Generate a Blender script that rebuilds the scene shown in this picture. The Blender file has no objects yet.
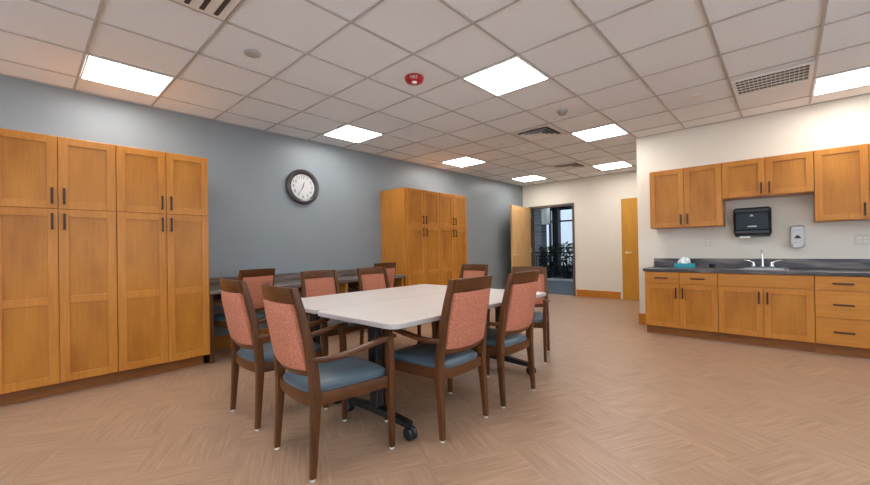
import bpy, bmesh, math, random
from mathutils import Vector, Matrix
random.seed(7)
SC = bpy.context.scene
COL = SC.collection
PI = math.pi

# ------------------------------------------------------------------ helpers
def link(name, bm, mat, parent=None, smooth=False):
    me = bpy.data.meshes.new(name)
    bmesh.ops.recalc_face_normals(bm, faces=bm.faces)
    bm.to_mesh(me); bm.free()
    mats = mat if isinstance(mat, (list, tuple)) else [mat]
    for m in mats: me.materials.append(m)
    if smooth:
        for p in me.polygons: p.use_smooth = True
        try: me.set_sharp_from_angle(angle=math.radians(38))
        except Exception: pass
    o = bpy.data.objects.new(name, me); COL.objects.link(o)
    if parent: o.parent = parent
    return o

def thing(name, label, cat, loc=(0, 0, 0), rz=0, group=None):
    o = bpy.data.objects.new(name, None); COL.objects.link(o)
    o.empty_display_size = .1
    o.location = loc; o.rotation_euler = (0, 0, rz)
    o['label'] = label; o['category'] = cat
    if group: o['group'] = group
    return o

def tag(o, label, cat, group=None):
    o['label'] = label; o['category'] = cat
    if group: o['group'] = group
    return o

def struct(name, bm, mat, smooth=False):
    o = link(name, bm, mat, None, smooth); o['kind'] = 'structure'; return o

def dup(root, loc=None, rz=None, label=None, group=None):
    r = root.copy(); COL.objects.link(r)
    if loc is not None: r.location = loc
    if rz is not None: r.rotation_euler = (0, 0, rz)
    if label: r['label'] = label
    if group: r['group'] = group
    for ch in list(root.children):
        c = ch.copy(); COL.objects.link(c); c.parent = r
        for g in list(ch.children):
            d = g.copy(); COL.objects.link(d); d.parent = c
    return r

def BM(): return bmesh.new()

def box(bm, x0, x1, y0, y1, z0, z1, bev=0, mi=0):
    vs = [bm.verts.new((x, y, z)) for x in (x0, x1) for y in (y0, y1) for z in (z0, z1)]
    idx = [(0, 1, 3, 2), (4, 6, 7, 5), (0, 4, 5, 1), (2, 3, 7, 6), (0, 2, 6, 4), (1, 5, 7, 3)]
    fs = [bm.faces.new([vs[i] for i in f]) for f in idx]
    for f in fs: f.material_index = mi
    bmesh.ops.recalc_face_normals(bm, faces=fs)
    if bev:
        es = list({e for f in fs for e in f.edges})
        r = bmesh.ops.bevel(bm, geom=es, offset=bev, segments=1, affect='EDGES', profile=.5)
        for f in r['faces']: f.material_index = mi
    return bm

def sweep(bm, secs, cap=True):
    """secs: list of rings (each a list of points of equal length)"""
    rings = [[bm.verts.new(p) for p in s] for s in secs]
    n = len(rings[0])
    for a, b in zip(rings, rings[1:]):
        for i in range(n):
            bm.faces.new((a[i], a[(i+1) % n], b[(i+1) % n], b[i]))
    if cap:
        bm.faces.new(rings[0]); bm.faces.new(rings[-1][::-1])
    return bm

def rrect(c, u, v, r=.3):
    """rounded rectangle ring, half vectors u, v; r = corner fraction"""
    c, u, v = Vector(c), Vector(u), Vector(v)
    lu, lv = u.length, v.length
    k = min(lu, lv) * r
    uu, vv = u / lu, v / lv
    pts = []
    for sx, sy in ((1, 1), (-1, 1), (-1, -1), (1, -1)):
        cc = c + uu * sx * (lu - k) + vv * sy * (lv - k)
        a0 = {(1, 1): 0, (-1, 1): PI/2, (-1, -1): PI, (1, -1): 1.5*PI}[(sx, sy)]
        for t in range(3):
            a = a0 + t * PI / 4
            pts.append(cc + uu * math.cos(a) * k + vv * math.sin(a) * k)
    return pts

def tube(bm, pts, r, n=10, cap=True):
    pts = [Vector(p) for p in pts]
    rs = r if isinstance(r, (list, tuple)) else [r] * len(pts)
    secs = []
    prev = None
    for i, p in enumerate(pts):
        d = (pts[min(i+1, len(pts)-1)] - pts[max(i-1, 0)]).normalized()
        if prev is None:
            prev = d.orthogonal().normalized()
        u = (prev - d * prev.dot(d)).normalized(); prev = u
        v = d.cross(u)
        secs.append([p + (u * math.cos(2*PI*k/n) + v * math.sin(2*PI*k/n)) * rs[i] for k in range(n)])
    return sweep(bm, secs, cap)

def lathe(bm, prof, c=(0, 0, 0), n=32, axis='z'):
    c = Vector(c); secs = []
    for r, h in prof:
        ring = []
        for k in range(n):
            a = 2*PI*k/n; x, y = r*math.cos(a), r*math.sin(a)
            ring.append(c + (Vector((x, y, h)) if axis == 'z' else Vector((h, x, y)) if axis == 'x' else Vector((x, h, y))))
        secs.append(ring)
    return sweep(bm, secs)

# ------------------------------------------------------------------ materials
def srgb(r, g, b):
    f = lambda c: (c/255)/12.92 if c/255 <= .04045 else ((c/255+.055)/1.055)**2.4
    return (f(r), f(g), f(b), 1)

def mat_new(name):
    m = bpy.data.materials.new(name); m.use_nodes = True
    nt = m.node_tree; b = nt.nodes['Principled BSDF']
    return m, nt, b

def plain(name, col, rough=.5, metal=0, noise=0, nscale=20, bump=0, bscale=200, spec=None):
    m, nt, b = mat_new(name)
    b.inputs['Base Color'].default_value = col
    b.inputs['Roughness'].default_value = rough
    b.inputs['Metallic'].default_value = metal
    if spec is not None: b.inputs['Specular IOR Level'].default_value = spec
    tc = nt.nodes.new('ShaderNodeTexCoord')
    if noise:
        n = nt.nodes.new('ShaderNodeTexNoise'); n.inputs['Scale'].default_value = nscale; n.inputs['Detail'].default_value = 3
        nt.links.new(tc.outputs['Object'], n.inputs['Vector'])
        r = nt.nodes.new('ShaderNodeMapRange'); r.inputs[1].default_value = .3; r.inputs[2].default_value = .7
        r.inputs[3].default_value = 1-noise; r.inputs[4].default_value = 1+noise
        nt.links.new(n.outputs['Fac'], r.inputs[0])
        mx = nt.nodes.new('ShaderNodeVectorMath'); mx.operation = 'SCALE'
        mx.inputs[0].default_value = col[:3]; nt.links.new(r.outputs[0], mx.inputs['Scale'])
        nt.links.new(mx.outputs[0], b.inputs['Base Color'])
    if bump:
        n2 = nt.nodes.new('ShaderNodeTexNoise'); n2.inputs['Scale'].default_value = bscale; n2.inputs['Detail'].default_value = 2
        nt.links.new(tc.outputs['Object'], n2.inputs['Vector'])
        bp = nt.nodes.new('ShaderNodeBump'); bp.inputs['Strength'].default_value = bump; bp.inputs['Distance'].default_value = .002
        nt.links.new(n2.outputs['Fac'], bp.inputs['Height']); nt.links.new(bp.outputs[0], b.inputs['Normal'])
    return m

def wood(name, c1, c2, axis='z', rough=.38, scale=1.0, blotch=.5, fine=60):
    """grain runs along the given axis; soft blotches on top"""
    m, nt, b = mat_new(name)
    tc = nt.nodes.new('ShaderNodeTexCoord'); oi = nt.nodes.new('ShaderNodeObjectInfo')
    add = nt.nodes.new('ShaderNodeVectorMath'); add.operation = 'ADD'
    sc = nt.nodes.new('ShaderNodeVectorMath'); sc.operation = 'SCALE'; sc.inputs[0].default_value = (13, 7, 5)
    nt.links.new(oi.outputs['Random'], sc.inputs['Scale'])
    nt.links.new(tc.outputs['Object'], add.inputs[0]); nt.links.new(sc.outputs[0], add.inputs[1])
    mp = nt.nodes.new('ShaderNodeMapping')
    s = {'z': (1, 1, .06), 'x': (.06, 1, 1), 'y': (1, .06, 1)}[axis]
    mp.inputs['Scale'].default_value = [v*fine*scale for v in s]
    nt.links.new(add.outputs[0], mp.inputs['Vector'])
    n = nt.nodes.new('ShaderNodeTexNoise'); n.inputs['Scale'].default_value = 1; n.inputs['Detail'].default_value = 4; n.inputs['Roughness'].default_value = .6
    nt.links.new(mp.outputs[0], n.inputs['Vector'])
    mp2 = nt.nodes.new('ShaderNodeMapping'); mp2.inputs['Scale'].default_value = [v for v in ({'z': (5, 5, 1.8), 'x': (1.8, 5, 5), 'y': (5, 1.8, 5)}[axis])]
    nt.links.new(add.outputs[0], mp2.inputs['Vector'])
    n2 = nt.nodes.new('ShaderNodeTexNoise'); n2.inputs['Scale'].default_value = 1; n2.inputs['Detail'].default_value = 3
    nt.links.new(mp2.outputs[0], n2.inputs['Vector'])
    mx = nt.nodes.new('ShaderNodeMix'); mx.data_type = 'FLOAT'; mx.inputs[0].default_value = blotch
    nt.links.new(n.outputs['Fac'], mx.inputs[2]); nt.links.new(n2.outputs['Fac'], mx.inputs[3])
    cr = nt.nodes.new('ShaderNodeValToRGB'); cr.color_ramp.elements[0].position = .32; cr.color_ramp.elements[1].position = .68
    cr.color_ramp.elements[0].color = c1; cr.color_ramp.elements[1].color = c2
    nt.links.new(mx.outputs[0], cr.inputs[0]); nt.links.new(cr.outputs[0], b.inputs['Base Color'])
    b.inputs['Roughness'].default_value = rough
    b.inputs['Specular IOR Level'].default_value = .28
    return m

def emit(name, col, s):
    m = bpy.data.materials.new(name); m.use_nodes = True; nt = m.node_tree
    nt.nodes.remove(nt.nodes['Principled BSDF'])
    e = nt.nodes.new('ShaderNodeEmission'); e.inputs[0].default_value = col; e.inputs[1].default_value = s
    nt.links.new(e.outputs[0], nt.nodes['Material Output'].inputs[0]); return m

M = {}
M['blue'] = plain('blue_grey_paint', srgb(132, 139, 143), .42, noise=.02, nscale=3, bump=.15, bscale=150)
M['cream'] = plain('cream_paint', srgb(226, 218, 203), .55, noise=.015, nscale=3, bump=.12, bscale=150)
M['tile'] = plain('ceiling_tile', srgb(232, 236, 239), .9, noise=.02, nscale=60, bump=.5, bscale=260)
M['tbar'] = plain('shaded_ceiling_bar', srgb(178, 174, 171), .5)  # grey paints in the shadow lines along the white bars
M['white'] = plain('white_metal', srgb(225, 222, 216), .4)
M['dark'] = plain('dark_slot', srgb(72, 64, 58), .8)
M['maple'] = wood('maple_vertical', srgb(173, 107, 37), srgb(200, 134, 56), 'z', .3)
M['maple_h'] = wood('maple_horizontal', srgb(173, 107, 37), srgb(200, 134, 56), 'x', .3)
M['maple_y'] = wood('maple_along_wall', srgb(172, 106, 37), srgb(198, 132, 56), 'y', .3)
M['panel'] = wood('maple_panel', srgb(158, 97, 30), srgb(192, 127, 46), 'z', .3, blotch=.7)
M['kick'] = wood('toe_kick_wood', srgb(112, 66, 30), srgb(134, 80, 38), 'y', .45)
M['door'] = wood('door_veneer', srgb(204, 158, 104), srgb(222, 182, 130), 'z', .22)
M['door2'] = wood('door_veneer_gold', srgb(184, 128, 44), srgb(206, 150, 62), 'z', .25)
M['walnut'] = wood('walnut_stain', srgb(68, 39, 20), srgb(104, 63, 32), 'z', .3, fine=90)
M['walnut_h'] = wood('walnut_stain_cross', srgb(68, 39, 20), srgb(104, 63, 32), 'x', .3, fine=90)
M['bronze'] = plain('dark_bronze', srgb(58, 44, 36), .4, .6)
M['black'] = plain('black_powdercoat', srgb(22, 22, 24), .4)
M['rubber'] = plain('black_caster', srgb(24, 28, 34), .3)
M['vinyl'] = plain('slate_vinyl', srgb(78, 93, 103), .38, noise=.05, nscale=8, bump=.2, bscale=90)
M['glide'] = plain('white_glide', srgb(215, 212, 205), .4)
M['chrome'] = plain('chrome', srgb(220, 222, 225), .12, 1)
M['steel'] = plain('brushed_steel', srgb(190, 190, 188), .3, 1)
M['brass'] = plain('brushed_brass', srgb(228, 205, 150), .35, .6)
M['red'] = plain('red_plastic', srgb(176, 20, 22), .3)
M['lens'] = plain('clear_lens', srgb(235, 225, 220), .15)
M['frame'] = plain('taupe_frame', srgb(92, 80, 70), .45)
M['ink'] = plain('black_ink', srgb(25, 25, 28), .5)
M['face'] = plain('clock_face', srgb(205, 203, 202), .4)
M['clockrim'] = plain('clock_rim', srgb(74, 70, 71), .22, .3)
M['grey'] = plain('grey_plastic', srgb(200, 198, 195), .35)
M['smoke'] = plain('smoked_plastic', srgb(26, 33, 42), .3, spec=.25)
M['blk'] = plain('black_plastic', srgb(16, 17, 20), .35)
M['mark'] = plain('pale_mark', srgb(190, 198, 205), .4)
M['teal'] = plain('teal_card', srgb(40, 150, 165), .5)
M['tissue'] = plain('tissue', srgb(238, 240, 240), .8)
M['plate'] = plain('cream_plate', srgb(214, 205, 190), .35)
M['glass'] = None

def fabric():
    m, nt, b = mat_new('coral_weave')
    tc = nt.nodes.new('ShaderNodeTexCoord')
    mp = nt.nodes.new('ShaderNodeMapping'); mp.inputs['Scale'].default_value = (130, 130, 260)
    nt.links.new(tc.outputs['Object'], mp.inputs[0])
    n = nt.nodes.new('ShaderNodeTexNoise'); n.inputs['Scale'].default_value = 1; n.inputs['Detail'].default_value = 3
    nt.links.new(mp.outputs[0], n.inputs['Vector'])
    cr = nt.nodes.new('ShaderNodeValToRGB')
    cr.color_ramp.elements[0].position = .35; cr.color_ramp.elements[0].color = srgb(152, 84, 60)
    cr.color_ramp.elements[1].position = .66; cr.color_ramp.elements[1].color = srgb(208, 134, 106)
    nt.links.new(n.outputs['Fac'], cr.inputs[0]); nt.links.new(cr.outputs[0], b.inputs['Base Color'])
    b.inputs['Roughness'].default_value = .85
    bp = nt.nodes.new('ShaderNodeBump'); bp.inputs['Strength'].default_value = .5; bp.inputs['Distance'].default_value = .002
    nt.links.new(n.outputs['Fac'], bp.inputs['Height']); nt.links.new(bp.outputs[0], b.inputs['Normal'])
    return m
M['fabric'] = fabric()

def laminate(name, cols, axis, rough, sc):
    m, nt, b = mat_new(name)
    tc = nt.nodes.new('ShaderNodeTexCoord'); mp = nt.nodes.new('ShaderNodeMapping')
    mp.inputs['Scale'].default_value = sc
    nt.links.new(tc.outputs['Object'], mp.inputs[0])
    n = nt.nodes.new('ShaderNodeTexNoise'); n.inputs['Scale'].default_value = 1; n.inputs['Detail'].default_value = 5; n.inputs['Distortion'].default_value = .6
    nt.links.new(mp.outputs[0], n.inputs['Vector'])
    cr = nt.nodes.new('ShaderNodeValToRGB'); els = cr.color_ramp.elements
    els[0].position = .3; els[0].color = cols[0]; els[1].position = .72; els[1].color = cols[2]
    e = els.new(.5); e.color = cols[1]
    nt.links.new(n.outputs['Fac'], cr.inputs[0]); nt.links.new(cr.outputs[0], b.inputs['Base Color'])
    b.inputs['Roughness'].default_value = rough
    return m
M['desktop'] = laminate('grey_brown_laminate', (srgb(72, 62, 58), srgb(106, 94, 88), srgb(140, 128, 120)), 'y', .4, (40, 3, 40))
M['counter'] = laminate('dark_stone_laminate', (srgb(38, 35, 38), srgb(66, 61, 63), srgb(132, 120, 114)), 'x', .3, (2.2, 9, 14))
M['tabletop'] = laminate('pale_linen_laminate', (srgb(208, 200, 193), srgb(212, 204, 198), srgb(216, 209, 203)), 'x', .35, (60, 6, 10))
M['tableedge'] = plain('table_edge', srgb(178, 172, 170), .45)

def floor_mat():
    m, nt, b = mat_new('vinyl_wood_floor')
    L = nt.links.new
    tc = nt.nodes.new('ShaderNodeTexCoord')
    rot = nt.nodes.new('ShaderNodeMapping'); rot.inputs['Rotation'].default_value = (0, 0, math.radians(28))
    L(tc.outputs['Object'], rot.inputs[0])
    def stripes(sx, sy):
        mp = nt.nodes.new('ShaderNodeMapping'); mp.inputs['Scale'].default_value = (sx, sy, 1)
        L(rot.outputs[0], mp.inputs[0])
        n = nt.nodes.new('ShaderNodeTexNoise'); n.inputs['Scale'].default_value = 1; n.inputs['Detail'].default_value = 4; n.inputs['Roughness'].default_value = .65
        L(mp.outputs[0], n.inputs['Vector']); return n
    A = stripes(3.2, 62); B = stripes(62, 3.2)
    ch = nt.nodes.new('ShaderNodeTexChecker'); ch.inputs['Scale'].default_value = 2.0
    ch.inputs[1].default_value = (0, 0, 0, 1); ch.inputs[2].default_value = (1, 1, 1, 1)
    L(rot.outputs[0], ch.inputs['Vector'])
    mx = nt.nodes.new('ShaderNodeMix'); mx.data_type = 'FLOAT'
    L(ch.outputs['Fac'], mx.inputs[0]); L(A.outputs['Fac'], mx.inputs[2]); L(B.outputs['Fac'], mx.inputs[3])
    cr = nt.nodes.new('ShaderNodeValToRGB')
    cr.color_ramp.elements[0].position = .28; cr.color_ramp.elements[0].color = srgb(146, 114, 90)
    cr.color_ramp.elements[1].position = .72; cr.color_ramp.elements[1].color = srgb(182, 149, 123)
    L(mx.outputs[0], cr.inputs[0])
    # wide soft plank tone
    P1 = stripes(.9, 7); P2 = stripes(7, .9)
    mp2 = nt.nodes.new('ShaderNodeMix'); mp2.data_type = 'FLOAT'
    L(ch.outputs['Fac'], mp2.inputs[0]); L(P1.outputs['Fac'], mp2.inputs[2]); L(P2.outputs['Fac'], mp2.inputs[3])
    r = nt.nodes.new('ShaderNodeMapRange'); r.inputs[1].default_value = .3; r.inputs[2].default_value = .7; r.inputs[3].default_value = .94; r.inputs[4].default_value = 1.05
    L(mp2.outputs[0], r.inputs[0])
    sc = nt.nodes.new('ShaderNodeVectorMath'); sc.operation = 'SCALE'
    L(cr.outputs[0], sc.inputs[0]); L(r.outputs[0], sc.inputs['Scale'])
    L(sc.outputs[0], b.inputs['Base Color'])
    b.inputs['Roughness'].default_value = .38
    b.inputs['Specular IOR Level'].default_value = .4
    return m
M['floor'] = floor_mat()
M['carpet'] = plain('blue_carpet', srgb(86, 98, 112), .95, noise=.1, nscale=40)
M['hallwall'] = plain('hall_wall', srgb(120, 136, 142), .7)
M['mullion'] = plain('window_frame_metal', srgb(40, 46, 54), .4)
M['leaf'] = plain('plant_leaf', srgb(48, 74, 44), .5, noise=.3, nscale=6)
M['light'] = emit('lit_diffuser', (1, .985, .965, 1), 12.8)

def brick():
    m, nt, b = mat_new('grey_block')
    tc = nt.nodes.new('ShaderNodeTexCoord'); mp = nt.nodes.new('ShaderNodeMapping'); mp.inputs['Rotation'].default_value = (PI/2, 0, 0)
    nt.links.new(tc.outputs['Object'], mp.inputs[0])
    t = nt.nodes.new('ShaderNodeTexBrick'); t.inputs['Scale'].default_value = 1; t.inputs['Brick Width'].default_value = .4; t.inputs['Row Height'].default_value = .13; t.inputs['Mortar Size'].default_value = .012
    t.inputs['Color1'].default_value = srgb(132, 142, 158); t.inputs['Color2'].default_value = srgb(108, 118, 134); t.inputs['Mortar'].default_value = srgb(150, 155, 160)
    nt.links.new(mp.outputs[0], t.inputs['Vector']); nt.links.new(t.outputs[0], b.inputs['Base Color']); b.inputs['Roughness'].default_value = .8
    return m
M['brick'] = brick()
def glass(name='window_glass', tint=(.9, .95, 1, 1)):
    m, nt, b = mat_new(name)
    out = nt.nodes['Material Output']
    g = nt.nodes.new('ShaderNodeBsdfGlossy'); g.inputs['Roughness'].default_value = .02
    t = nt.nodes.new('ShaderNodeBsdfTransparent'); t.inputs[0].default_value = tint
    mx = nt.nodes.new('ShaderNodeMixShader'); mx.inputs[0].default_value = .08
    nt.links.new(t.outputs[0], mx.inputs[1]); nt.links.new(g.outputs[0], mx.inputs[2]); nt.links.new(mx.outputs[0], out.inputs[0])
    return m
M['glass'] = glass(); M['glass_tint'] = glass('tinted_window_glass', (.40, .43, .46, 1))

# ------------------------------------------------------------------ dimensions
ZC = 2.757          # ceiling
YF = 8.878          # far wall
YK = 6.226; XK = 3.42   # kitchen wall and its corner
XR = 8.4; YB = -3.3     # right and rear walls, outside the view
DX0, DX1, DZ = .21, 1.33, 2.172   # doorway
T = .6096; GX = .997; GY = 1.5794

# ------------------------------------------------------------------ room shell
struct('floor', box(BM(), -.15, XR+.15, YB-.15, YF+.06, -.12, 0), M['floor'])
struct('wall_left', box(BM(), -.15, 0, YB-.15, YF+.15, 0, 3.1), M['blue'])
b = BM()
box(b, 0, DX0, YF, YF+.15, 0, 3.1); box(b, DX1, XK, YF, YF+.15, 0, 3.1); box(b, DX0, DX1, YF, YF+.15, DZ, 3.1)
struct('wall_far', b, M['cream'])
struct('wall_kitchen', box(BM(), XK, XR, YK, YF+.15, 0, 3.1), M['cream'])
# right and rear walls (behind the camera) with windows added to brighten the room
def window_wall(name, wname, L, openings, place, z0=.75, z1=2.45):
    b = BM(); xs = [0] + [v for o in openings for v in o] + [L]
    for k in range(0, len(xs), 2): box(b, *place(xs[k], xs[k+1], 0, .15), 0, 3.1)
    for a, c in openings: box(b, *place(a, c, 0, .15), 0, z0); box(b, *place(a, c, 0, .15), z1, 3.1)
    struct(name, b, M['cream'])
    b = BM()
    for a, c in openings:
        for q in (a, (a+c)/2-.025, c-.05): box(b, *place(q, q+.05, .03, .11), z0, z1)
        for z in (z0, z1-.05): box(b, *place(a, c, .03, .11), z, z+.05)
    w = struct(wname, b, M['frame'])
    b = BM()
    for a, c in openings: box(b, *place(a+.04, c-.04, .065, .072), z0+.04, z1-.04)
    link('window_pane', b, M['glass'], w)
window_wall('wall_right', 'added_window_2', YK-YB, [(.6, 2.8), (3.4, 5.6), (6.2, 8.4)], lambda a, c, d0, d1: (XR+d0, XR+d1, YB+a, YB+c))
window_wall('wall_rear', 'added_window_3', XR, [(.8, 3.0), (3.6, 5.6), (6.2, 8.0)], lambda a, c, d0, d1: (a, c, YB-d1, YB-d0))

# ceiling fixtures occupy whole grid cells: (i, j)
def cell(i, j): return (GX + (i+.5)*T, GY + (j+.5)*T)
b = BM(); box(b, 0, XR, YB, YF, ZC+.008, ZC+.12)
struct('ceiling', b, M['tile'])
b = BM()
w = .0085
for i in range(-1, 13):
    x = GX + i*T
    if 0 < x < XR:
        box(b, x-w, x+w, YB, YK if x > XK else YF, ZC-.001, ZC+.009)
for j in range(-8, 13):
    y = GY + j*T
    if YB < y < YF:
        box(b, 0, XR if y < YK else XK, y-w, y+w, ZC, ZC+.009)
box(b, 0, .022, YB, YF, ZC-.0015, ZC+.009); box(b, XK, XR, YK-.022, YK, ZC-.0015, ZC+.009)
box(b, 0, XK, YF-.022, YF, ZC-.0015, ZC+.009); box(b, XK-.022, XK, YK, YF, ZC-.0015, ZC+.009)
struct('trim_1', b, M['tbar'])

def baseboard(name, x0, x1, y0, y1, m):
    b = BM(); box(b, x0, x1, y0, y1, 0, .16, .003); struct(name, b, m)
baseboard('baseboard_left_near', 0, .014, YB, -.18, M['maple_y'])
baseboard('baseboard_left', 0, .014, 1.36, 4.12, M['maple_y'])
baseboard('baseboard_left_far', 0, .014, 5.70, YF, M['maple_y'])
baseboard('baseboard_far', DX1+.05, 2.36, YF-.014, YF, M['maple_h'])
baseboard('baseboard_kitchen', XK-.014, 3.60, YK-.014, YK, M['maple_h'])
baseboard('baseboard_alcove', XK-.014, XK, YK, YF-.05, M['maple_y'])

# ------------------------------------------------------------------ open doorway
b = BM()
for x0, x1 in ((DX0-.035, DX0+.02), (DX1-.02, DX1+.03)):
    box(b, x0, x1, YF-.018, YF+.17, 0, DZ+.03, .003)
box(b, DX0+.02, DX1-.02, YF-.018, YF+.17, DZ-.02, DZ+.03, .003)
struct('door_1', b, M['frame'])

def lever(parent, x, y, z, out, along, m):
    """lever handle: out = unit vector away from the leaf, along = direction of the lever"""
    o = Vector(out); a = Vector(along); c = Vector((x, y, z)); b = BM()
    tube(b, [c, c+o*.012], .027, 16); tube(b, [c+o*.012, c+o*.05], .010, 10)
    tube(b, [c+o*.05-a*.008, c+o*.052+a*.05, c+o*.048+a*.115], [.013, .012, .010], 10)
    return link('door_lever', b, m, parent, True)

leaf = thing('door_leaf', 'open maple veneer door leaf standing in front of the blue wall', 'door', (DX0+.02, YF-.03, 0), math.radians(-84.5))
b = BM(); box(b, 0, 1.06, -.045, 0, .008, DZ-.008, .002); link('leaf_panel', b, M['door'], leaf)
lever(leaf, .985, 0, 1.0, (0, 1, 0), (-1, 0, 0), M['brass'])
lever(leaf, .985, -.045, 1.0, (0, -1, 0), (-1, 0, 0), M['steel'])
for z in (.2, 1.05, 1.92):
    b = BM(); tube(b, [(0, .006, z), (0, .006, z+.11)], .008, 8); link('hinge', b, M['steel'], leaf)

# second, closed door
b = BM(); box(b, 2.405, 3.36, YF-.02, YF+.0, 0, DZ+.012, .002)
d2 = struct('door_2', b, M['door2'])
dl = lever(d2, 2.50, YF-.02, 1.02, (0, -1, 0), (1, 0, 0), M['brass'])

b = BM(); lathe(b, [(.001, 0), (.03, 0), (.03, .008), (.016, .014), (.014, .05), (.022, .052), (.022, .062), (.001, .064)], (0, 0, 0), 20, 'x')
k = tag(link('wall_stop', b, M['steel'], None, True), 'small round metal stop on the blue wall beside the open door leaf', 'door stop')
k.location = (0, 7.70, 1.02)

# ------------------------------------------------------------------ hall beyond the doorway
HX0, HX1, HY1 = -4.6, 2.2, 15.2
struct('floor_hall', box(BM(), HX0, HX1, YF+.061, HY1, -.12, 0), M['carpet'])
struct('ceiling_hall', box(BM(), HX0, HX1, YF+.15, HY1, 2.95, 3.1), M['hallwall'])
struct('wall_hall_right', box(BM(), HX1, HX1+.1, YF+.15, HY1, 0, 3.1), M['hallwall'])
struct('wall_hall_left', box(BM(), HX0-.1, HX0, YF+.15, HY1, 0, 3.1), M['hallwall'])
b = BM(); box(b, HX0, -.15, YF+.05, YF+.15, 0, 3.1); struct('wall_hall_near', b, M['hallwall'])
b = BM(); box(b, HX0, -2.62, HY1-.1, HY1, 0, 3.1); box(b, -.6, HX1, HY1-.1, HY1, 0, 3.1); box(b, -2.62, -.6, HY1-.1, HY1, 2.75, 3.1); box(b, -2.62, -.6, HY1-.1, HY1, 0, .35)
struct('wall_hall_far', b, M['hallwall'])
b = BM()
for x in (-2.62, -2.30, -1.90, -1.25, -.66): box(b, x, x+.07, HY1-.14, HY1-.02, .35, 2.75)
for z in (.35, 1.1, 2.2, 2.69): box(b, -2.6, -.62, HY1-.135, HY1-.03, z, z+.06)
w1 = struct('window_1', b, M['mullion'])
b = BM(); box(b, -2.6, -.62, HY1-.08, HY1-.07, .36, 2.74); link('window_pane', b, M['glass_tint'], w1)
b = BM(); box(b, -2.62, -1.86, 13.5, 13.95, 0, 2.949); box(b, -3.6, -2.62, 13.5, 13.95, 0, 2.949)
tag(link('block_pier', b, M['brick']), 'grey block masonry pier in the hall beyond the doorway', 'pier')
b = BM(); box(b, -1.80, -1.56, 14.3, 14.5, 0, 2.949, .01)
tag(link('hall_column', b, M['mullion']), 'dark slim column in the hall in front of the window', 'column')
# pendant shade hanging from the hall ceiling
pn = thing('pendant_lamp', 'pale drum pendant hanging in the hall beyond the doorway', 'lamp', (-.42, 11, 0))
b = BM(); lathe(b, [(.12, 1.87), (.125, 1.87), (.125, 2.40), (.12, 2.40), (.001, 2.40)], n=28)
link('lamp_shade', b, plain('pale_shade', srgb(190, 202, 206), .7), pn, True)
b = BM(); tube(b, [(0, 0, 2.39), (0, 0, 2.95)], .008, 8); link('pendant_cord', b, M['mullion'], pn)

RY = 12.6
rl = thing('railing', 'black metal guard railing across the hall beyond the doorway', 'railing', (-1.1, RY, 0))
b = BM(); box(b, -1.9, 1.9, -.03, .03, .94, .99); link('top_rail', b, M['black'], rl)
b = BM(); box(b, -1.9, 1.9, -.02, .02, .14, .18); box(b, -1.9, 1.9, -.02, .02, .84, .87); link('lower_rail', b, M['black'], rl)
for k in range(5):
    x = -1.88 + k*.94; b = BM(); box(b, x-.025, x+.025, -.025, .025, 0, .99); link('railing_post', b, M['black'], rl)
k = 0
for n in range(34):
    x = -1.82 + n*.11
    if abs(((x+1.88) % .94)) < .03: continue
    b = BM(); box(b, x-.008, x+.008, -.008, .008, .16, .86); link('baluster', b, M['black'], rl)
b = BM(); box(b, -3.0, .9, RY-.1, RY-.04, 0, .075, .005)
struct('trim_2', b, plain('pale_curb', srgb(190, 200, 210), .5))

def plant(x, y, h, wd, seed, label):
    random.seed(seed)
    p = thing('potted_plant', label, 'plant', (x, y, 0), 0, 'plants behind the hall railing')
    b = BM(); lathe(b, [(.001, 0), (.13, 0), (.17, .3), (.15, .3), (.14, .26), (.001, .26)], n=20); link('pot', b, M['mullion'], p, True)
    b = BM()
    for s in range(6):
        a = s*PI/3; tube(b, [(0, 0, .25), (.08*math.cos(a), .08*math.sin(a), h*.55), (wd*.5*math.cos(a), wd*.5*math.sin(a), h*.85)], [.012, .009, .005], 6)
    link('stem', b, M['leaf'], p)
    b = BM()
    for n in range(330):
        a = random.uniform(0, 2*PI); r = wd*math.sqrt(random.random()); z = random.uniform(.32, 1)*h
        c = Vector((r*math.cos(a), r*math.sin(a), z)); d = Vector((math.cos(a+random.uniform(-.8, .8)), math.sin(a+random.uniform(-.8, .8)), random.uniform(-.5, .6))).normalized()
        s = d.cross(Vector((0, 0, 1))).normalized(); nn = s.cross(d)
        L = random.uniform(.11, .2); W = L*.28
        q = [c, c+d*L*.5+s*W+nn*.012, c+d*L-nn*.02, c+d*L*.5-s*W+nn*.012]
        vs = [b.verts.new(v) for v in q]; b.faces.new(vs)
    link('foliage', b, M['leaf'], p)
plant(-1.42, 13.1, 1.2, .22, 1, 'leafy potted plant behind the hall railing, left of the pair')
plant(-.68, 13.1, 1.28, .24, 2, 'leafy potted plant behind the hall railing, right of the pair')

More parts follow.
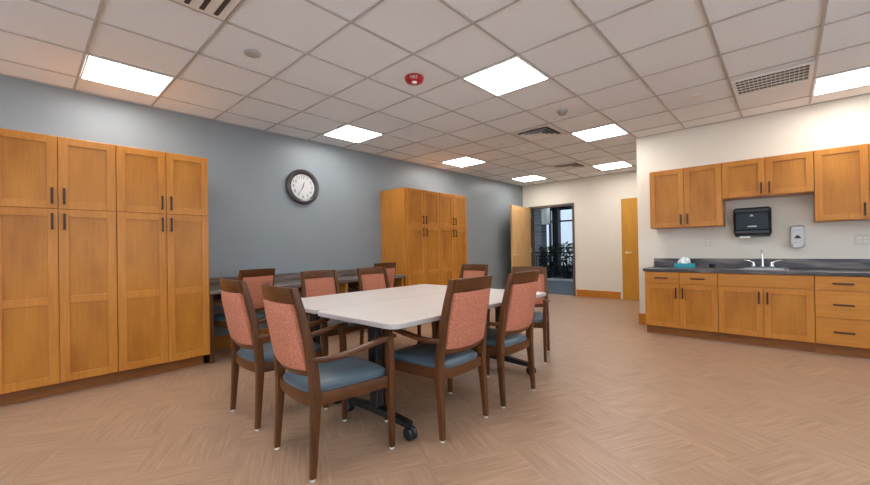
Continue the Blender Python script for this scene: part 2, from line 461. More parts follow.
# ------------------------------------------------------------------ ceiling fixtures
def make_light():
    t = thing('ceiling_light', '', 'ceiling light', group='square ceiling light panels')
    b = BM(); h = T/2-.013
    for s in (-1, 1):
        box(b, s*h-.012 if s > 0 else -h, h if s > 0 else -h+.012, -h, h, -.006, .004)
        box(b, -h+.012, h-.012, h-.012 if s > 0 else -h, h if s > 0 else -h+.012, -.006, .004)
    link('light_frame', b, M['white'], t)
    b = BM(); box(b, -h+.012, h-.012, -h+.012, h-.012, -.003, .002); link('diffuser', b, M['light'], t)
    return t
L0 = make_light(); used = False
for (i, j), lab in {
    (-1, -2): 'lit square ceiling panel above the tall cabinets at the left edge',
    (-1, 2): 'lit square ceiling panel near the blue wall beyond the clock',
    (-1, 6): 'lit square ceiling panel near the blue wall above the far tall cabinets',
    (-1, 10): 'lit square ceiling panel in the far corner above the open door',
    (3, 2): 'large lit square ceiling panel over the table, right of the red alarm',
    (3, 6): 'lit square ceiling panel beside the near square air diffuser, left of the kitchen corner',
    (2, 10): 'lit square ceiling panel nearest the far wall beside the far air diffuser',
    (7, 6): 'lit square ceiling panel right of the return grille above the upper cabinets',
    (3, -2): 'lit square ceiling panel above the camera, out of frame at the top',
    (7, 2): 'lit square ceiling panel out of frame at the upper right',
    (7, -2): 'lit square ceiling panel out of frame, right of the camera',
    (3, -6): 'lit square ceiling panel behind the camera',
    (-1, -6): 'lit square ceiling panel behind the camera by the blue wall',
    (7, -6): 'lit square ceiling panel behind the camera at the right',
    (-4, 13): 'unseen added ceiling light panel in the hall beyond the doorway, the nearer one',  # all hall panels are unseen, added to brighten the hall
    (-4, 17): 'unseen added ceiling light panel in the hall beyond the doorway, the farther one',
    (-2, 15): 'unseen added ceiling light panel in the hall, the one at the right',
    (-6, 15): 'unseen added ceiling light panel in the hall, the one at the left'}.items():
    x, y = cell(i, j)
    if not used: o = L0; used = True
    else: o = dup(L0)
    o.location = (x, y, ZC if j < 12 else 2.945); o['label'] = lab

def diffuser(i, j, lab):
    x, y = cell(i, j); t = thing('air_diffuser', lab, 'air vent', (x, y, ZC), 0, 'square supply air diffusers'); h = T/2-.014
    b = BM()
    def ring(h0, h1, z0, z1):
        r0 = [(-h0, -h0, z0), (h0, -h0, z0), (h0, h0, z0), (-h0, h0, z0)]; r1 = [(-h1, -h1, z1), (h1, -h1, z1), (h1, h1, z1), (-h1, h1, z1)]
        a = [b.verts.new(v) for v in r0]; c = [b.verts.new(v) for v in r1]
        a2 = [b.verts.new((v[0], v[1], v[2]+.003)) for v in r0]; c2 = [b.verts.new((v[0], v[1], v[2]+.003)) for v in r1]
        for k in range(4):
            l = (k+1) % 4
            b.faces.new((a[k], a[l], c[l], c[k])); b.faces.new((a2[k], c2[k], c2[l], a2[l]))
            b.faces.new((a[k], a2[k], a2[l], a[l])); b.faces.new((c[k], c[l], c2[l], c2[k]))
    ring(h, h-.06, -.002, -.004)
    link('diffuser_frame', b, M['white'], t)
    b = BM(); ring(.205, .16, -.028, .002); ring(.15, .105, -.028, .002); ring(.095, .055, -.024, .002)
    box(b, -.05, .05, -.05, .05, -.012, -.008)
    link('louver', b, M['white'], t)
    b = BM(); box(b, -h+.06, h-.06, -h+.06, h-.06, .003, .006); link('duct_opening', b, M['dark'], t)
diffuser(2, 5, 'square air diffuser in the ceiling left of a light, the nearer of the two')
diffuser(1, 9, 'square air diffuser in the ceiling near the far wall, the farther of the two')

# linear slot diffuser at the top left
x, y = cell(2, -2); t = thing('slot_diffuser', 'white slotted air vent cut off by the top edge at the left', 'air vent', (x, y, ZC))
h = T/2-.014
b = BM(); box(b, -h, h, -h, h, -.003, .003); link('vent_plate', b, M['white'], t)
for k in range(4):
    yy = h-.06-.085*k
    b = BM(); box(b, -h+.03+.0*k, .22, yy-.014, yy+.014, -.006, -.0025); link('slot', b, M['dark'], t)

# return grille
x, y = cell(6, 5); t = thing('return_grille', 'white ceiling return grille with dark openings above the kitchen', 'air vent', (x, y, ZC))
x0, x1, y0, y1 = -.295, .292, -.19, .292
b = BM(); fr = .03
box(b, x0, x1, y0, y0+fr, -.012, .004, .002); box(b, x0, x1, y1-fr, y1, -.012, .004, .002); box(b, x0, x0+fr, y0+fr, y1-fr, -.012, .004, .002); box(b, x1-fr, x1, y0+fr, y1-fr, -.012, .004, .002)
link('grille_frame', b, M['white'], t)
b = BM()
for k in range(1, 5): yy = y0+fr + (y1-y0-2*fr)*k/5; box(b, x0+fr, x1-fr, yy-.005, yy+.005, -.008, .003)
for k in range(1, 16): xx = x0+fr + (x1-x0-2*fr)*k/16; box(b, xx-.0025, xx+.0025, y0+fr, y1-fr, -.006, .003)
link('grille_bars', b, M['white'], t)
b = BM(); box(b, x0+fr, x1-fr, y0+fr, y1-fr, .003, .006); link('duct_opening', b, M['dark'], t)

# red fire strobe
x, y = cell(2, 1); fa = thing('fire_alarm', 'round red fire alarm strobe on the ceiling over the table', 'fire alarm', (x, y, ZC))
b = BM(); lathe(b, [(.001, .004), (.088, .004), (.09, -.012), (.078, -.036), (.05, -.05), (.001, -.052)], n=36); link('alarm_body', b, M['red'], fa, True)
b = BM(); lathe(b, [(.001, -.048), (.026, -.05), (.022, -.064), (.001, -.068)], (.02, -.02, 0), n=20); link('strobe_lens', b, M['lens'], fa, True)

def text_obj(name, s, size, mat, parent, loc, rot, ext=.0006):
    cu = bpy.data.curves.new(name, 'FONT'); cu.body = s; cu.size = size; cu.extrude = ext; cu.align_x = 'CENTER'; cu.align_y = 'CENTER'
    tmp = bpy.data.objects.new('tmp', cu); COL.objects.link(tmp)
    bpy.context.view_layer.update()
    me = bpy.data.meshes.new_from_object(tmp.evaluated_get(bpy.context.evaluated_depsgraph_get()))
    me.transform(Matrix.Translation(loc) @ rot.to_4x4())
    bpy.data.objects.remove(tmp); me.name = name
    me.materials.clear(); me.materials.append(mat)
    o = bpy.data.objects.new(name, me); COL.objects.link(o); o.parent = parent
    return o
# read from below, facing the camera
from mathutils import Euler
text_obj('lettering', 'FIRE', .038, M['face'], fa, Vector((.68, -.73, 0))*.0895 + Vector((0, 0, -.031)), Matrix.Rotation(math.radians(43), 3, 'Z') @ Matrix.Rotation(math.radians(125), 3, 'X') @ Matrix.Rotation(0, 3, 'Z'))

def disc(name, i, j, r, d, m, lab, cat, kind):
    x, y = cell(i, j)
    if kind == 'cover':
        b = BM(); lathe(b, [(.001, .004), (r, .004), (r, -d*.6), (r*.9, -d), (.001, -d)], n=28)
        return tag(at(link(name, b, m, None, True), x, y), lab, cat)
    t = thing(name, lab, cat, (x, y, ZC), 0, 'ceiling sprinklers' if kind == 'sprinkler' else None)
    if kind == 'sprinkler':
        b = BM(); lathe(b, [(.001, .004), (.038, .004), (.036, -.006), (.014, -.012), (.001, -.012)], n=24); link('escutcheon', b, m, t, True)
        b = BM(); tube(b, [(0, 0, -.01), (0, 0, -.034)], .007, 8); lathe(b, [(.001, -.034), (.016, -.034), (.016, -.037), (.001, -.037)], n=14); link('sprinkler_head', b, M['steel'], t, True)
    else:
        b = BM(); lathe(b, [(.001, .004), (.062, .004), (.062, -.012), (.001, -.012)], n=28); link('detector_base', b, m, t, True)
        b = BM(); lathe(b, [(.001, -.012), (.05, -.012), (.047, -.034), (.034, -.044), (.001, -.046)], n=28); link('detector_head', b, M['grille'], t, True)
def at(o, x, y): o.location = (x, y, ZC); return o
M['grille'] = plain('detector_grey', srgb(150, 142, 136), .5)
disc('sprinkler_cover', 1, -1, .062, .008, M['tbar'], 'flat round pale cover plate on the ceiling near the clock side', 'ceiling disc', 'cover')
disc('smoke_detector', 3, 4, .06, .04, M['tbar'], 'round grey smoke detector on the ceiling between two lit panels', 'smoke detector', 'det')
disc('sprinkler', 1, 5, .04, .03, M['white'], 'small ceiling sprinkler left of the nearer square diffuser', 'sprinkler', 'sprinkler')
disc('sprinkler', 1, 6, .04, .03, M['white'], 'small ceiling sprinkler between the two square diffusers', 'sprinkler', 'sprinkler')
disc('sprinkler', 1, 10, .04, .03, M['white'], 'small ceiling sprinkler beyond the farther square diffuser', 'sprinkler', 'sprinkler')
disc('sprinkler_cover', 5, 5, .055, .008, M['white'], 'flat round white cover plate on the ceiling left of the return grille', 'ceiling disc', 'cover')

# ------------------------------------------------------------------ cabinets
# local frame of a cabinet: x along its width, front face at y = 0 facing -y, body behind (+y)
TH = .02
def shaker(parent, x0, x1, z0, z1, mid=None, hx=None, hz=None, name='door', horiz=False, frame=.062):
    """one door: stiles, rails, a recessed panel; handle as its child"""
    g = .0022; x0 += g; x1 -= g; z0 += g; z1 -= g
    b = BM(); f = frame; bv = .0018
    box(b, x0, x0+f, -TH, 0, z0, z1, bv); box(b, x1-f, x1, -TH, 0, z0, z1, bv)
    box(b, x0+f, x1-f, -TH, 0, z0, z0+f, bv); box(b, x0+f, x1-f, -TH, 0, z1-f, z1, bv)
    if mid is not None: box(b, x0+f, x1-f, -TH, 0, mid-f/2, mid+f/2, bv)
    box(b, x0+f-.004, x1-f+.004, -TH+.010, -.001, z0+f-.004, z1-f+.004, 0, 1)
    d = link(name, b, [M['maple'], M['panel']], parent)
    if hx is not None: handle(d, hx, hz, True)
    return d
def handle(parent, x, z, vert, L=.135):
    b = BM(); w = .0078; h = L/2
    if vert:
        box(b, x-w, x+w, -TH-.034, -TH-.024, z-h, z+h, .002)
        for s in (-1, 1): box(b, x-w*.8, x+w*.8, -TH-.026, -TH+.001, z+s*(h-.012)-.005, z+s*(h-.012)+.005)
    else:
        box(b, x-h, x+h, -TH-.034, -TH-.024, z-w, z+w, .002)
        for s in (-1, 1): box(b, x+s*(h-.012)-.005, x+s*(h-.012)+.005, -TH-.026, -TH+.001, z-w*.8, z+w*.8)
    return link('handle', b, M['bronze'], parent)
def slab(parent, x0, x1, z0, z1, name='drawer', hnd=True):
    g = .0022; b = BM(); box(b, x0+g, x1-g, -TH, 0, z0+g, z1-g, .0025)
    d = link(name, b, M['maple_h'], parent)
    if hnd: handle(d, (x0+x1)/2, (z0+z1)/2+.0, False, .15)
    return d
def carcass(parent, w, dep, z0, z1, kick=None, kl=0, kr=0, kmat='kick_h'):
    b = BM(); box(b, .0005, w-.0005, .0005, dep, z0, z1, .0015); link('carcass', b, M['maple'], parent)
    if kick:
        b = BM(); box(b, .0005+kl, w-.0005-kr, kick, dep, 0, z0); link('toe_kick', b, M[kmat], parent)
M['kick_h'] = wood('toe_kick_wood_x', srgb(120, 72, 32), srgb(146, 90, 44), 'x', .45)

def tall_cabinet(y0, ws, lab, fill=0, kr=0, rot=PI/2, grp=None):
    """against the blue wall; front faces +X"""
    w = sum(ws)+fill
    # rotate +90deg: local x -> world +y, local -y -> world +x
    t = thing('tall_cabinet', lab, 'cabinet', (.597, y0, 0), rot, grp)
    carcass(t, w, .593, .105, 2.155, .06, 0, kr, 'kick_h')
    x = fill
    zt, zm, zb, pm = 2.151, 1.548, .110, .79
    for k, wd in enumerate(ws):
        left = k % 2 == 0
        hx = x+wd-.036 if left else x+.036
        shaker(t, x, x+wd, zm, zt, None, hx, zm+.105)
        shaker(t, x, x+wd, zb, zm, pm, hx, zm-.105)
        x += wd
    return t
tall_cabinet(-.163, (.376, .374), 'tall four-door maple cabinet cut off by the left edge of the photo', grp='tall maple cabinets along the blue wall')
tall_cabinet(.588, (.376, .366), 'tall four-door maple cabinet beside the desk, second from the left edge', kr=.04, grp='tall maple cabinets along the blue wall')
tall_cabinet(4.131, (.389, .389), 'tall four-door maple cabinet at the far end of the desk, nearer of the far pair', fill=.03, grp='tall maple cabinets along the blue wall')
tall_cabinet(4.940, (.378, .378), 'tall four-door maple cabinet farthest along the blue wall, beside the light switch', grp='tall maple cabinets along the blue wall')

# desk between the tall cabinets
dk = thing('wall_desk', 'long grey-brown laminate desk along the blue wall between the tall cabinets', 'desk', (0, 1.335, 0))
LD = 4.128-1.335
b = BM(); box(b, 0.001, .62, 0, LD, .725, .765, .004); link('desktop', b, M['desktop'], dk)
b = BM(); box(b, 0.001, .02, 0, LD, .765, .868, .003); link('backsplash', b, M['desktop'], dk)
for yy in (.01, 1.70):
    b = BM(); box(b, .016, .56, yy, yy+.04, 0, .725, .003); link('gable_panel', b, M['maple'] if yy > 1 else M['walnut'], dk)
b = BM(); box(b, .016, .56, LD-.05, LD-.01, 0, .725, .003); link('gable_panel', b, M['maple'], dk)
b = BM(); box(b, .016, .034, .05, 1.70, .60, .725); box(b, .016, .034, 1.74, LD-.05, .60, .725); link('rear_rail', b, M['walnut_h'], dk)

# kitchen base run: fronts at y = YB0, facing -y
YB0 = YK-.592
def base(x0, w, lab): 
    t = thing('base_cabinet', lab, 'cabinet', (x0, YB0+TH, 0), 0, 'maple base cabinets under the kitchen counter'); return t
t = base(3.642, .787, 'maple base cabinet under the counter end with two drawers over two doors')
carcass(t, .787, .565, .105, .818, .05, .0)
for k in range(2):
    a = k*.3935; slab(t, a, a+.3935, .668, .815)
    shaker(t, a, a+.3935, .108, .668, None, a+.3935-.036 if k == 0 else a+.036, .668-.115)
t = base(4.430, .818, 'maple sink base cabinet with two doors under a plain front')
carcass(t, .818, .565, .105, .818, .05)
slab(t, 0, .818, .668, .815, 'false_front', False)
for k in range(2):
    a = k*.409; shaker(t, a, a+.409, .108, .668, None, a+.409-.036 if k == 0 else a+.036, .668-.115)
t = base(5.249, .412, 'maple base cabinet with a stack of three drawers right of the sink')
carcass(t, .412, .565, .105, .818, .05)
for z0, z1 in ((.668, .815), (.385, .668), (.108, .385)): slab(t, 0, .412, z0, z1)
t = base(5.662, .80, 'maple base cabinet right of the drawer stack at the right edge of the photo')
carcass(t, .80, .565, .105, .818, .05)
for k in range(2):
    a = k*.4; slab(t, a, a+.4, .668, .815); shaker(t, a, a+.4, .108, .668, None, a+.4-.036 if k == 0 else a+.036, .668-.115)

ct = thing('kitchen_counter', 'dark stone-look laminate kitchen counter with backsplash and sink', 'counter', (3.625, YB0-.012, 0))
W = 6.47-3.625; D = YK-YB0+.012-.001
b = BM()
sx0, sx1, sy0, sy1 = 4.655-3.625, 5.02-3.625, .16, .50   # sink cut-out
box(b, 0, sx0, 0, D, .82, .86, .004); box(b, sx1, W, 0, D, .82, .86, .004)
box(b, sx0, sx1, 0, sy0, .82, .86, .0); box(b, sx0, sx1, sy1, D, .82, .86, .0)
link('worktop', b, M['counter'], ct)
b = BM(); box(b, 0, W, D-.02, D, .86, .975, .003); link('backsplash', b, M['counter'], ct)
sk = thing('kitchen_sink', 'stainless steel drop-in sink in the dark counter', 'sink', (4.8375, YB0-.012+.33, 0))
b = BM(); hx, hy = .19, .175; t_ = .018
for s in (-1, 1):
    box(b, min(s*hx, s*(hx+.03)), max(s*hx, s*(hx+.03)), -hy-.03, hy+.06, .8605, .870, .003)
box(b, -hx, hx, -hy-.03, -hy, .8605, .870, .003); box(b, -hx, hx, hy-.03, hy+.06, .8605, .870, .003)
link('sink_rim', b, M['steel'], sk)
b = BM(); ih = .178; jh = .165
box(b, -ih, ih, -jh, hy-.035, .835, .838); 
for s in (-1, 1): box(b, s*ih-.002, s*ih+.002, -jh, hy-.035, .835, .8605)
box(b, -ih, ih, -jh-.002, -jh+.002, .835, .8605); box(b, -ih, ih, hy-.037, hy-.033, .835, .8605)
link('basin', b, M['steel'], sk)
fx, fy = 4.822, YK-.095
fc = thing('kitchen_faucet', 'chrome gooseneck faucet with two wing levers behind the sink', 'faucet', (fx, fy, .8712))
b = BM(); box(b, -.115, .115, -.028, .028, 0, .016, .006); link('faucet_deck', b, M['chrome'], fc)
b = BM(); pts = [(0, 0, .012), (0, 0, .12)] + [(0, -.055+.055*math.cos(a), .15+.055*math.sin(a)) for a in [k*PI/8 for k in range(0, 9)]] + [(0, -.11, .12)]
tube(b, pts, [.014, .011]+[.010]*9+[.011], 12); link('spout', b, M['chrome'], fc, True)
for s in (-1, 1):
    b = BM(); lathe(b, [(.001, .012), (.022, .012), (.017, .05), (.012, .065), (.001, .07)], (s*.085, 0, 0), 18)
    tube(b, [(s*.085, 0, .055), (s*.12, -.004, .078), (s*.175, -.006, .092)], [.009, .008, .006], 10); link('lever', b, M['chrome'], fc, True)

# uppers
YU = YK-.33
def upper(x0, w, z0, lab, n=2):
    t = thing('upper_cabinet', lab, 'cabinet', (x0, YU+TH, 0), 0, 'maple upper cabinets on the kitchen wall')
    carcass(t, w, .31-.002, z0, 2.173)
    for k in range(n):
        a = k*w/n; shaker(t, a, a+w/n, z0+.004, 2.170, None, a+w/n-.036 if k == 0 else a+.036, z0+.105 if z0 < 1.5 else z0+.09)
    return t
upper(3.660, .803, 1.393, 'maple upper cabinet at the left end of the kitchen wall')
upper(4.464, .811, 1.722, 'short maple upper cabinet above the black towel dispenser')
upper(5.276, .80, 1.393, 'maple upper cabinet at the right edge of the photo')

# towel dispenser
td = thing('towel_dispenser', 'black paper towel dispenser on the wall above the sink', 'towel dispenser', (4.735, YK, 1.25))
b = BM(); box(b, -.178, .178, -.19, -.001, 0.02, .355, .02); box(b, -.165, .165, -.17, -.002, 0, .03, .006); link('housing', b, M['blk'], td, True)
b = BM(); box(b, -.163, .163, -.205, -.188, .075, .30, .012); link('cover', b, M['smoke'], td, True)
b = BM(); vs = [b.verts.new(v) for v in ((-.022, -.2065, .245), (.022, -.2065, .245), (.0, -.2065, .272))]; b.faces.new(vs)
vs2 = [b.verts.new(v) for v in ((-.022, -.2045, .245), (.022, -.2045, .245), (.0, -.2045, .272))]; b.faces.new(vs2[::-1])
for k in range(3): b.faces.new((vs[k], vs2[k], vs2[(k+1) % 3], vs[(k+1) % 3]))
link('emblem', b, M['mark'], td)
b = BM(); box(b, -.04, .045, -.208, -.204, .115, .13, .001); link('label_strip', b, M['mark'], td)
b = BM(); sweep(b, [[(x, -.10, .012), (x, -.17, .004+.0), (x, -.185, -.012-.03*(.05-abs(x+.07))), (x, -.183, -.014-.03*(.05-abs(x+.07))), (x, -.168, .001), (x, -.10, .008)] for x in (-.12, -.10, -.07, -.04, -.02)])
link('paper_towel', b, M['tissue'], td)

sd = thing('soap_dispenser', 'grey wall soap dispenser right of the sink', 'soap dispenser', (5.137, YK, 1.10))
b = BM()
sweep(b, [[Vector((x*sx, -.001 if t == 0 else y, z)) for x, z in ring] for t, y, sx, ring in []] or [[(0,0,0),(0,0,0.001),(0.001,0,0)]]*2) if False else None
def prof_ring(hw, z0, z1, y, r=.03, n=5):
    pts = []
    for cx, cz, a0 in ((hw-r, z1-r, 0), (-hw+r, z1-r, PI/2), (-hw+r, z0+r, PI), (hw-r, z0+r, 1.5*PI)):
        for k in range(n): a = a0+k*PI/2/(n-1); pts.append((cx+r*math.cos(a), y, cz+r*math.sin(a)))
    return pts
sweep(b, [prof_ring(.062, .015, .27, -.001), prof_ring(.066, .01, .272, -.05), prof_ring(.064, .02, .268, -.085), prof_ring(.052, .04, .25, -.104)])
link('housing', b, M['grey'], sd, True)
b = BM(); sweep(b, [prof_ring(.04, .185, .24, -.1), prof_ring(.04, .185, .24, -.109)]); link('cover_window', b, plain('pale_window', srgb(205, 208, 210), .15), sd, True)
b = BM()
for (ax, az), (bx, bz), (cx_, cz) in (((-.032, .115), (.032, .115), (0, .155)),):
    f = [b.verts.new((p, -.1075, q)) for p, q in ((ax, az), (bx, bz), (cx_+.012, cz-.008), (cx_, cz), (cx_-.014, cz-.012))]
    g = [b.verts.new((p, -.103, q)) for p, q in ((ax, az), (bx, bz), (cx_+.012, cz-.008), (cx_, cz), (cx_-.014, cz-.012))]
    b.faces.new(f); b.faces.new(g[::-1])
    for k in range(5): b.faces.new((f[k], g[k], g[(k+1) % 5], f[(k+1) % 5]))
link('emblem', b, M['ink'], sd)
b = BM(); sweep(b, [prof_ring(.048, .0, .07, -.03, .025), prof_ring(.05, .0, .075, -.095, .025), prof_ring(.04, .015, .065, -.112, .02)]); link('push_lever', b, M['grey'], sd, True)

def wall_plate(name, loc, rz, lab, cat, wdt=.075, n=1, kind='outlet'):
    t = thing(name, lab, cat, loc, rz)
    b = BM(); box(b, -wdt/2, wdt/2, -.006, -.0005, -.06, .06, .002); link('cover_plate', b, M['plate'] if kind == 'outlet' else M['white'], t)
    for k in range(n):
        cx = (k-(n-1)/2)*.047
        b = BM()
        if kind == 'outlet':
            for z in (-.02, .02): box(b, cx-.015, cx+.015, -.009, -.006, z-.013, z+.013, .002)
            link('socket', b, M['white'], t)
        else:
            box(b, cx-.016, cx+.016, -.010, -.006, -.033, .033, .002); link('switch_rocker', b, M['white'], t)
wall_plate('wall_outlet', (4.270, YK, 1.19), 0, 'cream wall outlet left of the black towel dispenser', 'outlet')
wall_plate('wall_outlet', (5.652, YK, 1.185), 0, 'cream double wall outlet at the right edge under the upper cabinet', 'outlet', .12, 2)
wall_plate('light_switch', (0, 6.42, 1.17), PI/2, 'white light switch on the blue wall beside the far tall cabinets', 'switch', .075, 1, 'switch')

# tissue box and small cup
tb = thing('tissue_box', 'teal tissue box on the left part of the kitchen counter', 'tissue box', (4.035, YK-.20, .8605), math.radians(4))
b = BM(); box(b, -.115, .115, -.06, .06, 0, .055, .003); link('carton', b, M['teal'], tb)
b = BM(); random.seed(3)
rings = []
for r, z in ((.075, .056), (.07, .075), (.060, .096), (.04, .12), (.014, .138)):
    rings.append([(r*math.cos(a)*(1+.2*math.sin(3*a+z*60)), .55*r*math.sin(a)*(1+.25*math.cos(4*a+z*40)), z+.008*math.sin(5*a)) for a in [2*PI*k/24 for k in range(24)]])
sweep(b, rings); link('tissue', b, M['tissue'], tb, True)
cp = thing('small_cup', 'small dark cup on the counter left of the faucet', 'cup', (4.318, YK-.13, .8605))
b = BM(); lathe(b, [(.001, 0), (.026, 0), (.030, .05), (.027, .05), (.024, .006), (.001, .006)], n=20); link('cup_body', b, M['smoke'], cp, True)
b = BM(); tube(b, [(.028, 0, .042), (.046, 0, .036), (.046, 0, .018), (.027, 0, .012)], .004, 8); link('cup_handle', b, M['smoke'], cp, True)

# ------------------------------------------------------------------ clock (face looks toward +X)
ck = thing('wall_clock', 'round wall clock with dark rim on the blue wall', 'clock', (0, 2.715, 2.075))
b = BM(); lathe(b, [(.001, .001), (.235, .001), (.25, .018), (.243, .04), (.225, .050), (.205, .046), (.195, .034), (.178, .030), (.178, .012), (.001, .012)], n=64, axis='x'); link('clock_rim', b, M['clockrim'], ck, True)
b = BM(); lathe(b, [(.001, .0125), (.1795, .0125), (.1795, .018), (.001, .018)], n=64, axis='x'); link('clock_face', b, M['face'], ck)
RX = Matrix(((0, 0, 1), (1, 0, 0), (0, 1, 0)))   # text x -> +y, text y -> +z, normal -> +x
for n in range(1, 13):
    a = PI/2 - n*PI/6
    text_obj('numeral', str(n), .062, M['ink'], ck, Vector((.0186, .138*math.cos(a), .138*math.sin(a))), RX)
def hand(ang, L, w, x, name):
    b = BM(); a = PI/2-math.radians(ang); d = Vector((0, math.cos(a), math.sin(a))); s = Vector((0, -d.z, d.y))
    p = [-d*.03-s*w, -d*.03+s*w, d*L*.8+s*w*.7, d*L, d*L*.8-s*w*.7]
    f = [b.verts.new(v+Vector((x, 0, 0))) for v in p]; g = [b.verts.new(v+Vector((x+.0015, 0, 0))) for v in p]
    b.faces.new(f[::-1]); b.faces.new(g)
    for k in range(5): b.faces.new((f[k], f[(k+1) % 5], g[(k+1) % 5], g[k]))
    link(name, b, M['ink'], ck)
hand(17.5, .085, .006, .021, 'hour_hand'); hand(210, .13, .004, .0235, 'minute_hand')

# ------------------------------------------------------------------ tables
def table(cx, cy, w, l, rz, lab):
    t = thing('folding_table', lab, 'table', (cx, cy, 0), rz, 'pair of pale tables pushed together')
    def ring(z, ins, r=.065):
        hw, hl = w/2-ins, l/2-ins; pts = []
        for px, py, a0 in ((hw-r, hl-r, 0), (-hw+r, hl-r, PI/2), (-hw+r, -hl+r, PI), (hw-r, -hl+r, 1.5*PI)):
            for k in range(6): a = a0+k*PI/10; pts.append((px+r*math.cos(a), py+r*math.sin(a), z))
        return pts
    b = BM(); sweep(b, [ring(.7385, .004), ring(.74, .005)]); link('tabletop', b, M['tabletop'], t)
    b = BM(); sweep(b, [ring(.710, .004), ring(.712, 0), ring(.736, 0), ring(.7384, .003)]); link('edge_band', b, M['tableedge'], t)
    for s in (-1, 1):
        y = s*(l/2-.20)
        b = BM(); sweep(b, [rrect((x, y, z), (0, .028, 0), (0, 0, h), .3) for x, z, h in ((-w/2+.105, .09, .016), (-.08, .105, .024), (.08, .105, .024), (w/2-.09, .09, .016))])
        ft = link('foot', b, M['black'], t)
        b = BM(); box(b, -.03, .05, y-.028, y+.028, .12, .68, .008); link('column', b, M['black'], t)
        b = BM(); box(b, -w/2+.12, w/2-.12, y-.022, y+.022, .672, .7095, .004); link('top_bracket', b, M['black'], t)
        for q in (-1, 1):
            x = q*(w/2-.095)+.01
            b = BM()
            for e in (-.017, .017): lathe(b, [(.001, e-.013), (.031, e-.013), (.040, e-.006), (.040, e+.006), (.031, e+.013), (.001, e+.013)], (x, y, .0405), 20, 'y')
            box(b, x-.016, x+.016, y-.008, y+.008, .03, .075, .003)
            link('caster', b, M['rubber'], t, True)
    b = BM(); box(b, -.02, .02, -l/2+.31, l/2-.31, .64, .69, .003); link('cross_beam', b, M['black'], t)
table(2.992, 2.372, .828, 1.94, math.radians(.8), 'pale-topped folding table nearer the camera, on black casters')
table(2.180, 2.385, .790, 1.92, math.radians(.8), 'pale-topped folding table on the side toward the blue wall')

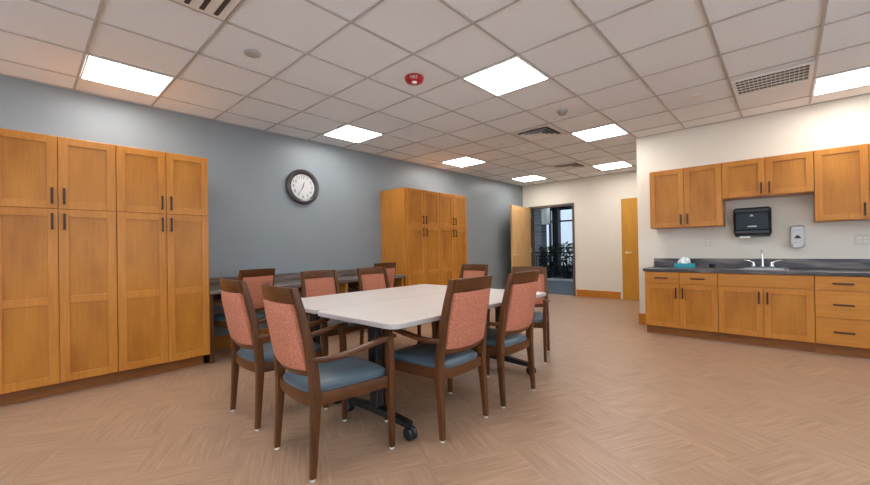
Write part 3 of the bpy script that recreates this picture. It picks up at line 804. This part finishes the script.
# ------------------------------------------------------------------ chairs (face +Y, centre at origin)
def make_chair():
    c = thing('dining_chair', '', 'chair', group='walnut armchairs with coral backs and slate seats')
    # rear legs with stiles
    for s in (-1, 1):
        b = BM(); pts = [(.225, -.250, .012, .015, .016), (.222, -.238, .20, .018, .020), (.219, -.226, .40, .021, .026), (.216, -.232, .52, .020, .026), (.209, -.256, .70, .018, .022), (.200, -.290, .86, .016, .020), (.194, -.320, .978, .014, .017)]
        sweep(b, [rrect((s*x, y, z), (hx, 0, 0), (0, hy, 0), .35) for x, y, z, hx, hy in pts]); lg = link('rear_leg', b, M['walnut'], c, True)
        b = BM(); lathe(b, [(.001, 0), (.014, 0), (.014, .012), (.001, .013)], (s*.225, -.25, 0), 14); link('glide', b, M['glide'], lg, True)
        # front legs run up to the arm
        b = BM(); pts = [(.262, .225, .012, .015, .015), (.262, .225, .25, .018, .019), (.262, .224, .43, .021, .022), (.264, .222, .55, .018, .020), (.268, .216, .640, .017, .021)]
        sweep(b, [rrect((s*x, y, z), (hx, 0, 0), (0, hy, 0), .35) for x, y, z, hx, hy in pts]); lg = link('front_leg', b, M['walnut'], c, True)
        b = BM(); lathe(b, [(.001, 0), (.014, 0), (.014, .012), (.001, .013)], (s*.262, .225, 0), 14); link('glide', b, M['glide'], lg, True)
        # arm
        b = BM(); pts = [(.222, -.243, .606, .012, .014), (.238, -.19, .601, .015, .014), (.258, -.09, .607, .021, .013), (.268, .03, .626, .024, .013), (.270, .14, .644, .024, .013), (.268, .225, .655, .022, .012), (.266, .256, .656, .017, .009)]
        sweep(b, [rrect((s*x, y, z), (hx, 0, 0), (0, -.1*hz, hz), .6) for x, y, z, hx, hz in pts]); link('armrest', b, M['walnut_h'], c, True)
    # apron
    b = BM()
    for s in (-1, 1):
        sweep(b, [rrect((s*x, y, .395), (.010, 0, 0), (0, 0, .032), .2) for x, y in ((.214, -.215), (.238, 0), (.255, .21))])
    sweep(b, [rrect((x, .225+.006*(1-(x/.25)**2), .395), (0, .010, 0), (0, 0, .032), .2) for x in (-.25, -.12, 0, .12, .25)])
    sweep(b, [rrect((x, -.228-.022*(1-(x/.21)**2), .395), (0, .010, 0), (0, 0, .032), .2) for x in (-.21, -.14, -.07, 0, .07, .14, .21)])
    link('seat_rail', b, M['walnut_h'], c, True)
    # seat cushion
    b = BM()
    def sring(z, ins):
        pts = []; N = 48
        for k in range(N):
            a = 2*PI*k/N; ca, sa = math.cos(a), math.sin(a); p = .38
            u = math.copysign(abs(ca)**p, ca); v = math.copysign(abs(sa)**p, sa)
            y = .008+(.248-ins)*v; hw = (.225+.022*v)-ins
            if v < 0: y -= .018*(1-u*u)
            pts.append((u*hw, y, z))
        return pts
    sweep(b, [sring(.420, .006), sring(.424, 0), sring(.446, 0), sring(.456, .010), sring(.463, .035), sring(.468, .09), sring(.470, .16)])
    link('seat', b, M['vinyl'], c, True)
    # back: crest, lower rail, upholstered panel; all bow backward
    def bow(x, hw): return -.026*(1-(x/hw)**2)
    ylean = lambda z: -.232 - (z-.52)*(.09/.458) if z > .52 else -.232
    b = BM(); xs = [-.188, -.145, -.10, -.05, 0, .05, .10, .145, .188]
    sweep(b, [rrect((x, ylean(.935)+bow(x, .205)-.004, .935+.004*(1-(x/.2)**2)), (0, .011, 0), (0, -.010, .043), .35) for x in xs]); link('crest_rail', b, M['walnut_h'], c, True)
    b = BM()
    sweep(b, [rrect((x, ylean(.545)+bow(x, .205), .537-.012*(1-(x/.2)**2)), (0, .010, 0), (0, -.005, .019), .35) for x in xs]); link('lower_rail', b, M['walnut_h'], c, True)
    b = BM(); nx, nz = 12, 14; hwid = .192
    front, back = [], []
    for iz in range(nz+1):
        fr, bk = [], []
        for ix in range(nx+1):
            z = .552 + (.896-.552)*iz/nz; hwid = .192 - .010*iz/nz; x = -hwid + 2*hwid*ix/nx
            e = min(1, 6*min(ix/nx, 1-ix/nx)+.12)*min(1, 6*min(iz/nz, 1-iz/nz)+.12)
            th = .010+.014*e; y = ylean(z)+bow(x, .205)-.012
            zz = z - (.010*(1-(x/.2)**2))*(1-iz/nz)
            fr.append(b.verts.new((x, y+th, zz))); bk.append(b.verts.new((x, y-th, zz)))
        front.append(fr); back.append(bk)
    for iz in range(nz):
        for ix in range(nx):
            b.faces.new((front[iz][ix], front[iz][ix+1], front[iz+1][ix+1], front[iz+1][ix]))
            b.faces.new((back[iz][ix], back[iz+1][ix], back[iz+1][ix+1], back[iz][ix+1]))
    for ix in range(nx):
        b.faces.new((front[0][ix], back[0][ix], back[0][ix+1], front[0][ix+1])); b.faces.new((front[nz][ix], front[nz][ix+1], back[nz][ix+1], back[nz][ix]))
    for iz in range(nz):
        b.faces.new((front[iz][0], front[iz+1][0], back[iz+1][0], back[iz][0])); b.faces.new((front[iz][nx], back[iz][nx], back[iz+1][nx], front[iz+1][nx]))
    link('backrest', b, M['fabric'], c, True)
    return c
ch0 = make_chair(); first = True
for x, y, deg, lab in (
    (3.048, 1.256, -3, 'walnut armchair closest to the camera, at the near end of the tables'),
    (2.260, 1.295, -1, 'walnut armchair at the near end of the tables, beside the closest chair'),
    (3.250, 1.940, 90, 'walnut armchair seen from behind on the long side of the table, the nearer one'),
    (3.255, 2.600, 90, 'walnut armchair seen from behind on the long side of the table, the farther one'),
    (2.945, 3.69, 198, 'walnut armchair at the far end of the table, on the doorway side'),
    (1.990, 3.770, 180, 'walnut armchair at the far end of the table, in front of the far cabinets'),
    (1.610, 2.198, -90, 'walnut armchair facing us across the table, the left one of two'),
    (1.610, 2.920, -90, 'walnut armchair facing us across the table, the right one of two'),
    (.470, 1.690, 103, 'walnut armchair at the wall desk beside the left tall cabinets'),
    (.490, 3.515, 96, 'walnut armchair at the wall desk near the far tall cabinets')):
    if first: o = ch0; first = False
    else: o = dup(ch0)
    o.location = (x, y, 0); o.rotation_euler = (0, 0, math.radians(deg)); o['label'] = lab
    if deg in (-90, 180): o.scale = (1, 1, .972)
    if deg == 198: o.scale = (.93, .95, .96)

# ------------------------------------------------------------------ world: daylight outside the hall window and the added windows
W_ = bpy.data.worlds.new('World'); SC.world = W_; W_.use_nodes = True
nt = W_.node_tree; bg = nt.nodes['Background']
tcw = nt.nodes.new('ShaderNodeTexCoord'); sep = nt.nodes.new('ShaderNodeSeparateXYZ'); crw = nt.nodes.new('ShaderNodeValToRGB')
nt.links.new(tcw.outputs['Generated'], sep.inputs[0]); nt.links.new(sep.outputs['Z'], crw.inputs[0])
crw.color_ramp.elements[0].position = 0; crw.color_ramp.elements[0].color = (.72, .76, .80, 1)
crw.color_ramp.elements[1].position = .12; crw.color_ramp.elements[1].color = (.80, .90, 1, 1)
nt.links.new(crw.outputs[0], bg.inputs[0]); bg.inputs[1].default_value = 4.4

# ------------------------------------------------------------------ camera
cam = bpy.data.cameras.new('camera'); co = bpy.data.objects.new('camera', cam); COL.objects.link(co); SC.camera = co
F, YAW, PIT, ROL, SY = 381.89, .7444, .006, -.0172, 4.47
f = Vector((-math.sin(YAW)*math.cos(PIT), math.cos(YAW)*math.cos(PIT), math.sin(PIT)))
rt = Vector((math.cos(YAW), math.sin(YAW), 0)); up = rt.cross(f)
r2 = rt*math.cos(ROL)+up*math.sin(ROL); u2 = -rt*math.sin(ROL)+up*math.cos(ROL)
co.matrix_world = Matrix(((r2.x, u2.x, -f.x, 5.0435), (r2.y, u2.y, -f.y, 0), (r2.z, u2.z, -f.z, 1.1609), (0, 0, 0, 1)))
cam.sensor_fit = 'HORIZONTAL'; cam.sensor_width = 36; cam.lens = F*36/870
cam.shift_y = SY/870; cam.clip_start = .05

vs = SC.view_settings; vs.view_transform = 'Standard'; vs.look = 'None'; vs.gamma = 1; vs.use_curve_mapping = False
vs.exposure = 0.5
SC.cycles.use_denoising = True
SC.cycles.max_bounces = 8
